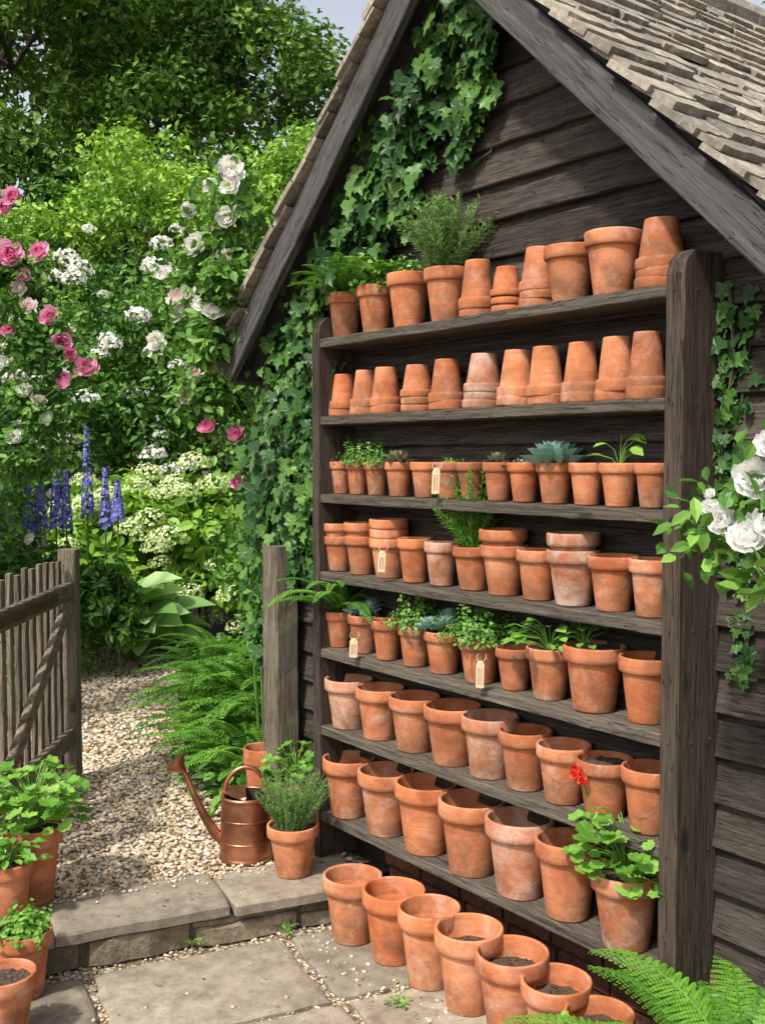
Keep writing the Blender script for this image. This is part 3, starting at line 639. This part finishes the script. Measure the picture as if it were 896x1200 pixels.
# ------------------------------------------------------------ watering can
e=empty('copper_watering_can',(-.155,-.229,TZ+.002),math.atan2(-.7965,-.6046)+.15)
mb=MB()
lathe(mb,[[(0,0),(.102,0),(.106,.004)],[(.106,.004),(.107,.012),(.104,.018)],[(.104,.018),(.098,.12),(.093,.235)],[(.093,.235),(.097,.238),(.097,.246),(.092,.25)],[(.092,.25),(.087,.25),(.087,.246)]],seg=48,r=.5)
lathe(mb,[[(.087,.246),(.092,.03),(0,.03)]],seg=48,m=1)
for zz,rr in ((.075,.1025),(.16,.098)): lathe(mb,[[(rr-.002,zz-.004),(rr+.0015,zz),(rr-.002,zz+.004)]],seg=48)
k=16;a=np.linspace(-math.pi/2,math.pi/2,k); V=[(.092*math.cos(t),.092*math.sin(t),.251+.02*math.cos(t)) for t in a]+[(0,.092*math.sin(t),.262) for t in a]
mb.add(V,[[i,i+1,k+i+1,k+i] for i in range(k-1)])
tube(mb,[(.085,0,.07),(.12,0,.10),(.16,0,.17),(.20,0,.26),(.225,0,.325),(.24,0,.355)],[.026,.021,.017,.0135,.0115,.011],14)
T=nrm([.55,0,.6]);c0=np.array([.237,0,.350]); mp=[c0,c0+T*.012,c0+T*.045,c0+T*.052]; tube(mb,mp,[.012,.018,.044,.044],20)
th=np.linspace(0,math.pi,20); tube(mb,np.stack([.084*np.cos(th),np.zeros(20),.245+.11*np.sin(th)],1),.009,10)
th=np.linspace(0,1,16); tube(mb,np.stack([-.088-.085*np.sin(th*math.pi)**.8,np.zeros(16),.235-.17*th],1),.008,10)
mb.build('can_body',[M_cop,M_inside],smooth=True,parent=e)
# ------------------------------------------------------------ gate post and gate
mb=MB(); beam(mb,(-.36,.06,TZ-.05),(-.36,.06,1.325),.112,.112,side=(0,1,0),r=.35,n=20,jit=.002,bev=.008)
mb.build('wooden_gate_post',[M_greyv])
g0=np.array([-1.525,-.404]);gd=nrm(np.array([.755,-.558])); gn=np.array([-gd[1],gd[0]])
if gn@np.array([3.4,-2.3])<0: gn=-gn
e=empty('wooden_picket_gate',(0,0,0)); mb=MB(); mr=MB()
def gp(s,z,o=0): q=g0+gd*s+gn*o; return (q[0],q[1],z)
beam(mb,gp(0,TZ+.03),gp(0,1.255),.085,.085,side=(gn[0],gn[1],0),r=.6,n=14,bev=.006)
beam(mb,gp(1.28,TZ+.03),gp(1.28,1.255),.085,.085,side=(gn[0],gn[1],0),r=.4,n=14,bev=.006)
s=.095
while s<1.24:
    zt=1.215+U(-.012,.012)
    beam(mb,gp(s,TZ+.07,-.022),gp(s,zt,-.022),.045,.018,side=(gn[0],gn[1],0),r=U(0,1),n=10,bev=.003)
    s+=.098
for z_ in (1.06,.36): beam(mr,gp(.04,z_,.012),gp(1.26,z_,.012),.035,.085,side=(0,0,1),r=.6,n=12)
beam(mr,gp(.07,1.0,.013),gp(1.0,.40,.013),.032,.075,side=(0,0,1),r=.8,n=12)
mb.build('pickets',[M_greyv],parent=e); mr.build('rails',[M_greyx],parent=e)
mb=MB(); beam(mb,gp(.3,1.06,.034),gp(1.3,1.06,.034),.006,.04,side=(0,0,1),r=.5,n=4,jit=.0005,bev=.001); mb.build('hinge_strap',[M_iron],parent=e)
# ------------------------------------------------------------ ivy
def ivy(name,paths,nper,L,off=.05,thick=.05):
    mb=MB()
    for pts in paths:
        pts=np.array(pts,float); d=np.r_[0,np.cumsum(np.linalg.norm(np.diff(pts[:,:3],axis=0),axis=1))]
        n=int(nper*d[-1]); t=U(0,d[-1],n)
        w=np.interp(t,d,pts[:,3])
        P=np.stack([np.interp(t,d,pts[:,j]) for j in range(3)],1)
        P[:,0]+=rng.normal(size=n)*w*.5; P[:,2]+=rng.normal(size=n)*w*.4; P[:,1]+=-off-np.abs(rng.normal(size=n))*thick*np.minimum(1,w*6+.2)
        N=np.stack([rng.normal(size=n)*.5+.2,-np.ones(n),rng.normal(size=n)*.45+.5],1)
        D=np.stack([rng.normal(size=n)*.6,-.2*np.ones(n),-np.ones(n)*.9+rng.normal(size=n)*.35],1)
        l=L*U(.35,1.2,n); cl=.5+.5*np.sin(P[:,0]*9)*np.sin(P[:,2]*7)
        leaves(mb,P,D,N,l,l*.95,np.clip(cl*.35+U(0,.7,n),0,1),T_IVY)
        tt=np.linspace(0,d[-1],14); S=np.stack([np.interp(tt,d,pts[:,j]) for j in range(3)],1); S[:,0]+=np.sin(tt*9)*.015; S[:,1]-=.03
        tube(mb,S,np.linspace(.006,.002,14),5,m=1)
    return mb.build(name,[L_ivy,M_bark])
ivy('ivy',[[(-.55,WY,.8,.10),(-.5,WY,1.3,.14),(-.42,WY,1.8,.17),(-.30,WY,2.25,.17)],
           [(-.25,WY,1.2,.10),(-.22,WY,1.8,.14),(-.1,WY,2.3,.16)],
           [(-.35,WY,2.15,.12),(-.1,WY,2.38,.14),(.15,WY,2.62,.16),(.40,WY,2.86,.14),(.62,WY,3.1,.10),(.74,WY,3.25,.06)],
           [(.0,WY,2.32,.12),(.2,WY,2.52,.17),(.38,WY,2.72,.18),(.55,WY,2.95,.15),(.70,WY,3.15,.12)],
           [(.76,WY,3.22,.08),(.82,WY,3.05,.08),(.78,WY,2.88,.07),(.70,WY,2.7,.03)]],620,.064)
ivy('ivy',[[(1.80,WY,1.1,.03),(1.755,WY,1.6,.05),(1.77,WY,1.9,.05),(1.80,WY,2.15,.06)],[(1.74,WY-.02,2.15,.03),(1.745,WY-.02,1.95,.04),(1.735,WY-.02,1.75,.04),(1.76,WY,1.45,.03)]],90,.045,.03,.02)
ivy('ivy',[[(.66,WY,2.66,.012),(.80,WY,2.70,.012),(.83,WY,2.78,.015)]],40,.035,.02,.01)
# ------------------------------------------------------------ trees & shrubs
def tree(name,x,y,bl,nsub,nl,L,mat,tr=.22,sr=.33):
    e=empty(name,(0,0,0)); mb=MB(); zt=max(b[2] for b in bl)
    tube(mb,[(x,y,0),(x+.1,y,zt*.35),(x-.05,y+.1,zt*.7),(x,y,zt)],[tr,tr*.75,tr*.5,tr*.2],10)
    for b in bl:
        s=U(.3,.6)*zt; tube(mb,[(x,y,s),((x+b[0])/2,(y+b[1])/2,(s+b[2])/2+.2),(b[0],b[1],b[2])],[tr*.45,tr*.3,tr*.12],7)
        for _ in range(5):
            q=rdir(1)[0]*np.array(b[3:])*.8; tube(mb,[(b[0],b[1],b[2]-.2*b[5]),(b[0]+q[0]*.5,b[1]+q[1]*.5,b[2]+abs(q[2])*.4),(b[0]+q[0],b[1]+q[1],b[2]+q[2])],[tr*.15,tr*.1,tr*.03],5)
    mb.build('trunk',[M_bark],parent=e)
    mb=MB(); blobs(mb,bl,nsub,nl,L,sr=sr); mb.build('crown',[mat],parent=e)
tree('deciduous_tree',-13.5,2.0,[(-13.8,1.2,6.2,2.3,2.3,2.3),(-13,3.2,8.0,2.4,2.4,2.2),(-14.5,4,10.2,2.6,2.6,2.2),(-12.6,.4,4.4,1.8,1.8,1.8),(-12.4,2.6,5.0,1.7,1.7,1.6),(-14,0,8.8,2,2,2)],90,110,.14,L_dark,.3,.28)
tree('deciduous_tree',-11.8,5.4,[(-11.8,5.0,6.0,1.9,1.9,1.9),(-12.2,4.6,8.6,2.,2.,1.9),(-11.2,6.3,7.4,1.6,1.6,1.5),(-11.0,4.8,4.4,1.5,1.5,1.5),(-13,6,10.5,2.2,2.2,1.8)],90,110,.13,L_dark,.25,.28)
tree('deciduous_tree',-9.6,8.0,[(-9.8,7.2,5.2,1.7,1.7,1.6),(-9.3,8.4,6.1,1.7,1.7,1.5),(-9.0,7.0,4.0,1.5,1.5,1.5),(-8.2,9.2,6.0,1.8,1.8,1.8)],80,100,.13,L_dark,.2,.28)
tree('deciduous_tree',-20,5.0,[(-20,1,8,3.5,3.5,4),(-20,5,10.5,3.5,3.5,4),(-18.5,8.5,9.2,3,3,3.6),(-20,-3,9,3.5,3.5,4)],70,70,.28,L_dark,.3,.36)
tree('deciduous_tree',-4.5,10.5,[(-6.2,10.2,5.5,2.3,2.3,2.3),(-3.8,11,5.8,2.5,2.5,2.6),(-1.5,11.5,5.5,2.4,2.4,2.4)],50,40,.2,L_dark,.3)
mb=MB(); blobs(mb,[(-11.8,-2.4,2.0,1.5,1.5,2.1),(-11,-.9,2.2,1.5,1.5,2.2),(-10.4,.5,2.2,1.4,1.4,2.2),(-9.8,1.7,2.4,1.3,1.3,2.2),(-9.1,2.7,2.3,1.3,1.3,2.1),(-8.3,3.6,2.3,1.2,1.2,2.0),(-7.4,4.6,2.3,1.2,1.2,2.0),(-6.6,5.6,2.4,1.3,1.3,2.1),(-5.6,6.4,2.4,1.3,1.3,2.1)],60,60,.13,sr=.36,lo=-.9)
blobs(mb,[(-4.2,3.4,1.5,.8,.8,1.4),(-3.2,3.6,1.6,.8,.8,1.5),(-2.2,3.2,1.5,.7,.7,1.4),(-1.6,2.6,1.2,.6,.6,1.1)],50,50,.09,lo=-.9)
mb.build('garden_hedge',[L_hed])
tree('lime_green_tree',-8.6,3.0,[(-8.9,2.2,3.7,1.0,1.0,1.0),(-8.3,3.2,4.5,1.1,1.1,1.0),(-7.6,4.0,4.1,1.1,1.1,1.0),(-7.2,5.0,4.7,1.0,1.0,1.0),(-9.6,1.2,4.0,.9,.9,.9),(-6.7,4.4,3.5,.8,.8,.8)],75,80,.09,L_lime,.12,.3)
def shrub(name,bl,nsub,nl,L,mat,hmat=None,nh=40,hR=.08,ratio=.55,tpl=T_DIA,lo=-.6,face=(.75,-.6,.25),hn=50,kind='mop',sr=.33,hs=.3,hv=(.5,1.2)):
    e=empty(name,(0,0,0)); mb=MB(); blobs(mb,bl,nsub,nl,L,ratio,tpl,sr=sr,lo=lo); mb.build('foliage',[mat],parent=e)
    mb=MB()
    for b in bl:
        for k in range(4): tube(mb,[(b[0]+U(-.1,.1),b[1]+U(-.1,.1),TZ),(b[0]+U(-.5,.5)*b[3],b[1]+U(-.5,.5)*b[4],b[2]+U(-.2,.6)*b[5])],[.016,.006],5)
    mb.build('stems',[M_bark],parent=e)
    if hmat:
        mb=MB(); F=np.array(face)
        for b in bl:
            d=nrm(rng.normal(size=(nh,3))+F*1.3)
            for q in d:
                c=np.array(b[:3])+q*np.array(b[3:])*U(1.08,1.28)
                if c[2]<.2: continue
                if kind=='mop': mophead(mb,c,hR*U(*hv),0,hn,hs)
                else: rose(mb,c,hR*U(.6,1.15),0,dirn=tuple(F+rng.normal(size=3)*.4))
        mb.build('flowers',[hmat],parent=e)
shrub('viburnum_shrub',[(-6.6,1.5,2.1,.8,.8,1.2),(-6.3,2.2,2.5,.9,.9,1.3),(-5.7,2.8,2.2,.8,.8,1.4),(-5.2,3.4,2.4,.8,.8,1.4),(-7.2,.7,2.0,.8,.8,1.1)],85,70,.085,L_mid,P_white,24,.115,hn=60,hs=.36)
shrub('hydrangea_shrub',[(-5.3,1.55,.85,.62,.62,.65),(-4.85,2.05,.90,.62,.62,.65),(-4.4,2.45,.78,.5,.5,.6)],60,50,.13,L_lime,P_lime,18,.135,ratio=.75,tpl=T_OVAL,hn=190,hs=.21,hv=(.75,1.15),face=(.75,-.6,.45))
shrub('white_rose_bush',[(-3.9,-.25,1.55,.5,.5,.75),(-3.6,-.75,1.4,.5,.5,.9),(-4.5,.1,1.15,.4,.4,.7)],60,55,.06,L_mid,P_white,22,.055,kind='rose')
shrub('leafy_shrub',[(-3.0,-.45,.40,.45,.4,.35),(-3.0,-.9,.5,.5,.4,.45),(-2.6,-1.2,.5,.5,.4,.5)],50,45,.07,L_lime)
shrub('leafy_shrub',[(-2.0,1.35,.8,.5,.5,.75),(-2.9,2.0,.9,.6,.6,.8),(-1.3,1.1,.9,.4,.4,.9),(-1.0,.8,1.3,.25,.25,.6),(-3.7,2.5,.9,.6,.6,.8)],60,60,.07,L_mid)
def rosebush(name,bl,nsub,nl,fl,stem_base,L=.055,k_=1.,fs=.075,fd=None,tint=0.):
    e=empty(name,(0,0,0)); mb=MB(); blobs(mb,bl,nsub,nl,L,.62,T_OVAL,sr=.42,lo=-.8); 
    for f in fl:
        c=np.array(f[:3]); n=26; P=c+np.clip(rng.normal(size=(n,3)),-1.6,1.6)*fs-np.array([.05,-.04,.05]); N=nrm(rdir(n)+np.array([.3,-.3,.6])); leaves(mb,P,perp(N),N,L*U(.6,1.2,n),L*.6,U(.2,1,n),T_OVAL)
    mb.build('foliage',[L_mid],parent=e)
    mb=MB()
    for f in fl:
        b=np.array(stem_base)+np.array([U(-.1,.1),U(-.1,.1),0]); c=np.array(f[:3]); m_=(b+c)/2+np.array([0,0,.25*(c[2]-b[2])]); m_[:2]=b[:2]*.7+c[:2]*.3
        tube(mb,[tuple(b),tuple(b*.5+m_*.5),tuple(m_),tuple(c*.6+m_*.4+np.array([0,0,.03])),tuple(c)],[.009,.007,.005,.003,.002],6)
    mb.build('canes',[M_stem],parent=e)
    mb=MB()
    for f in fl: rose(mb,f[:3],f[3]*k_,f[4],dirn=(U(.1,1.),-U(.2,1),U(-.2,.8)) if fd is None else tuple(np.array(fd)+rng.normal(size=3)*.22),tint=tint)
    mb.build('blooms',[P_white,P_blush,P_pink],parent=e)
pk=[(-2.29,-.405,2.77,.062,2),(-2.20,-.285,2.78,.05,2),(-2.17,-.24,2.44,.05,2),(-2.13,-.19,2.31,.05,2),(-2.12,-.18,2.10,.055,2),(-2.05,-.09,2.17,.055,2),(-2.28,-.39,3.07,.045,2),(-2.33,-.42,3.02,.04,2),(-2.24,-.33,2.50,.04,1),(-2.3,-.36,2.6,.035,1),(-2.2,-.25,1.9,.04,0),(-2.3,-.4,1.8,.04,0),(-2.35,-.45,2.2,.04,0),(-2.26,-.35,2.05,.04,0),(-2.38,-.5,2.4,.045,1),(-2.36,-.48,2.68,.05,2),(-2.25,-.35,2.66,.035,2),(-2.3,-.42,2.36,.04,2),(-2.10,-.16,2.24,.035,2),(-2.2,-.3,2.0,.035,1),(-2.4,-.5,1.95,.045,2)]
rosebush('pink_climbing_rose',[(-2.75,-.75,2.4,.32,.32,.5),(-2.65,-.6,1.7,.35,.35,.6),(-2.45,-.35,2.6,.18,.18,.25),(-2.3,-.25,2.2,.16,.16,.3),(-2.35,-.3,1.75,.2,.2,.3),(-2.9,-.9,1.2,.4,.4,.6)],26,34,pk,(-2.7,-.7,TZ),k_=1.1)
wf=[(-1.07,.05,2.68,.06,0),(-1.11,-.01,2.44,.06,1),(-1.06,.055,2.35,.055,1),(-1.13,.0,2.38,.05,0),(-1.09,.02,1.98,.045,1),(-1.07,.04,2.08,.045,1),(-.78,.10,2.42,.055,0),(-.73,.08,2.39,.055,0),(-.75,.06,2.95,.05,0),(-.78,.05,2.75,.045,0),(-.74,.05,2.88,.045,0),(-.84,.15,2.80,.04,0),(-.93,.18,1.80,.045,2),(-1.02,.08,1.84,.045,2),(-.88,.15,1.58,.035,2),(-.85,.10,3.0,.045,0),(-.95,.10,2.75,.04,0),(-.88,.10,2.60,.04,0),(-1.2,-.05,2.55,.04,0),(-.95,.1,2.2,.04,0),(-1.3,-.05,2.25,.045,0),(-.83,.15,2.15,.04,1),(-1.15,.05,2.85,.035,0),(-1.02,.1,2.95,.035,0),(-.62,-.14,2.34,.05,0),(-.56,-.13,2.31,.045,0),(-.50,-.13,2.46,.03,1)]
rosebush('white_climbing_rose',[(-1.0,.22,2.25,.20,.20,.42),(-.90,.18,2.75,.16,.13,.28),(-1.12,.12,2.55,.12,.12,.18),(-1.08,.15,2.0,.14,.14,.25),(-.85,.40,1.7,.22,.2,.4),(-.98,.3,1.25,.2,.2,.35),(-.66,-.08,2.22,.13,.08,.18),(-.52,-.12,2.40,.09,.06,.12)],22,26,wf,(-.85,.4,TZ),.055,1.05)
rosebush('white_rose_bush',[(2.30,-.26,1.42,.14,.14,.14),(2.24,-.22,1.26,.12,.12,.10),(2.14,-.20,1.60,.07,.06,.12)],12,14,
 [(2.085,-.255,1.645,.042,0),(2.02,-.27,1.55,.034,0),(2.09,-.28,1.52,.046,0),(2.14,-.26,1.55,.045,0),(1.985,-.27,1.58,.018,0),(1.97,-.25,1.61,.012,0),(2.12,-.25,1.72,.030,0)],(2.4,-.3,0),.052,1.1,.048,fd=(.45,-.75,.55),tint=.45)
# hosta
mb=MB(); 
for c,nn_ in ((np.array([-4.25,1.12,TZ]),110),(np.array([-4.75,.75,TZ]),60)):
  for i in range(nn_):
    a=U(0,6.283); el=U(.1,1.2); l=U(.24,.36); r0=U(.02,.34)
    h=np.array([math.cos(a),math.sin(a),0.]); p=c+h*r0+np.array([0,0,.12+.50*math.sin(el)*(1-r0)])
    D=h*math.cos(el*.5)+np.array([0,0,math.sin(el*.5)-.1]); N=np.array([.35,-.3,1.])-h*.1+rng.normal(size=3)*.15
    leaves(mb,p,D,N,l,l*.72,U(0,1),T_HOSTA); tube(mb,[tuple(c+h*.05),tuple(p)],.006,4,r=.7,cap=False)
mb.build('hosta_plant',[L_host],smooth=True)
e=empty('delphinium_plant',(0,0,0)); mb=MB(); ms=MB()
for (x,y,z0,z1) in [(-3.98,.44,1.20,1.66),(-3.90,.64,1.25,1.92),(-4.02,.53,1.15,1.60),(-3.82,.74,1.2,1.62),(-3.98,.24,1.15,1.60),(-3.74,.80,1.25,1.54),(-3.98,.33,1.2,1.72),(-3.98,.10,1.15,1.62)]:
    n=220; t=U(0,1,n); a=U(0,6.28,n); R=.048*(1-t*.75); d=np.stack([np.cos(a),np.sin(a),np.full(n,.2)],1)
    P=np.stack([x+np.cos(a)*R,y+np.sin(a)*R,z0+(z1-z0)*t],1); D=perp(nrm(d),0); leaves(mb,P-nrm(D)*.015,D,d,.038*(1.1-t*.6),.036*(1.1-t*.6),U(0,1,n),T_DIA)
    tube(ms,[(x,y,TZ),(x,y,z1)],.006,5); 
ms2=MB(); blobs(ms2,[(-4.1,.45,.65,.32,.32,.5),(-3.95,.15,.6,.25,.25,.45),(-3.8,.72,.6,.2,.2,.42)],40,40,.08,lo=-.6); ms2.build('foliage',[L_mid],parent=e)
mb.build('spikes',[P_blue],parent=e); ms.build('stems',[M_stem],parent=e)
for (x,y,L) in [(-1.0,.30,.62),(-1.35,.45,.72),(-1.75,.62,.75),(-2.2,.85,.7),(-2.75,1.05,.7),(-1.15,.62,.8),(-3.3,1.4,.6),(-1.6,.95,.85),(-.85,.20,.5),(-1.5,.75,.9),(-2.0,1.1,.85)]:
    mb=MB(); p_fern(mb,(x,y,TZ),28,L,npair=30,lean=(.8,1.5),sag=.4,fine=0,wf=.17); mb.build('fern',[L_fern])
mb=MB()
for (x,y) in [(-.95,.12),(-1.2,.22),(-1.5,.34),(-.75,.1),(-1.9,.5)]: p_leafy(mb,TZ,.2,.22,60,.08,T_OVAL,0,.75,base=(x,y),low=.2)
mb.build('ground_cover_plant',[L_mid])
mb=MB()
for (x,y) in [(-4.0,.55),(-4.25,.45),(-4.1,.30)]: p_leafy(mb,TZ,.2,.26,70,.07,T_OVAL,0,.75,base=(x,y),low=.2)
mb.build('ground_cover_plant',[L_lime])
# foreground ferns
for (x,y,L,nf) in [(2.02,-.10,.72,24),(1.86,-.24,.44,14),(2.22,-.30,.74,18)]:
    mb=MB(); p_fern(mb,(x,y,0),nf,L,npair=30,lean=(.9,1.5),sag=.2,fine=13,wf=.18,i0=7); mb.build('fern',[L_fern])
mb=MB(); p_leafy(mb,0,.11,.27,44,.048,T_ROUND,0,1.,base=(1.62,-.27),low=.3); mb.build('geranium_plant',[L_ger])
mb=MB()
for (x,y,z_) in [(.35,-.05,.0),(.30,.0,.1),(.25,-.30,0),(.9,-.30,0),(.15,-.62,0),(.05,-.9,0)]:
    p_leafy(mb,z_,.04,.04,16,.018,T_OVAL,0,.7,base=(x,y))
mb.build('small_weeds',[L_herb])
# ------------------------------------------------------------ camera, light, world
cam=bpy.data.cameras.new('camera'); co=bpy.data.objects.new('camera',cam); scene.collection.objects.link(co); scene.camera=co
co.location=(3.437,-2.286,1.69); p=math.atan(63/1250)
co.rotation_euler=Vector((-.7965*math.cos(p),.6046*math.cos(p),-math.sin(p))).to_track_quat('-Z','Y').to_euler()
cam.sensor_fit='VERTICAL'; cam.sensor_height=36; cam.sensor_width=27; cam.lens=37.5; cam.clip_end=1000; cam.clip_start=.05
az=math.radians(165); el=math.radians(53)
S=Vector((math.sin(az)*math.cos(el),math.cos(az)*math.cos(el),math.sin(el)))
sl=bpy.data.lights.new('sun','SUN'); sl.energy=4.5; sl.angle=math.radians(4.0); sl.color=(1,.95,.86)
so=bpy.data.objects.new('sun',sl); scene.collection.objects.link(so); so.rotation_euler=(-S).to_track_quat('-Z','Y').to_euler(); so.location=(0,0,10)
w=bpy.data.worlds.new('World'); scene.world=w; w.use_nodes=True; t=w.node_tree
sk=t.nodes.new('ShaderNodeTexSky'); sk.sky_type='NISHITA'; sk.sun_disc=False; sk.sun_elevation=el; sk.sun_rotation=az; sk.dust_density=3.; sk.air_density=1.
hs=t.nodes.new('ShaderNodeHueSaturation'); hs.inputs['Saturation'].default_value=.38; hs.inputs['Value'].default_value=1.5; t.links.new(sk.outputs[0],hs.inputs['Color'])
bg=t.nodes['Background']; bg.inputs[1].default_value=.15; t.links.new(hs.outputs[0],bg.inputs[0])
scene.view_settings.view_transform='Standard'; scene.view_settings.look='None'; scene.view_settings.exposure=0
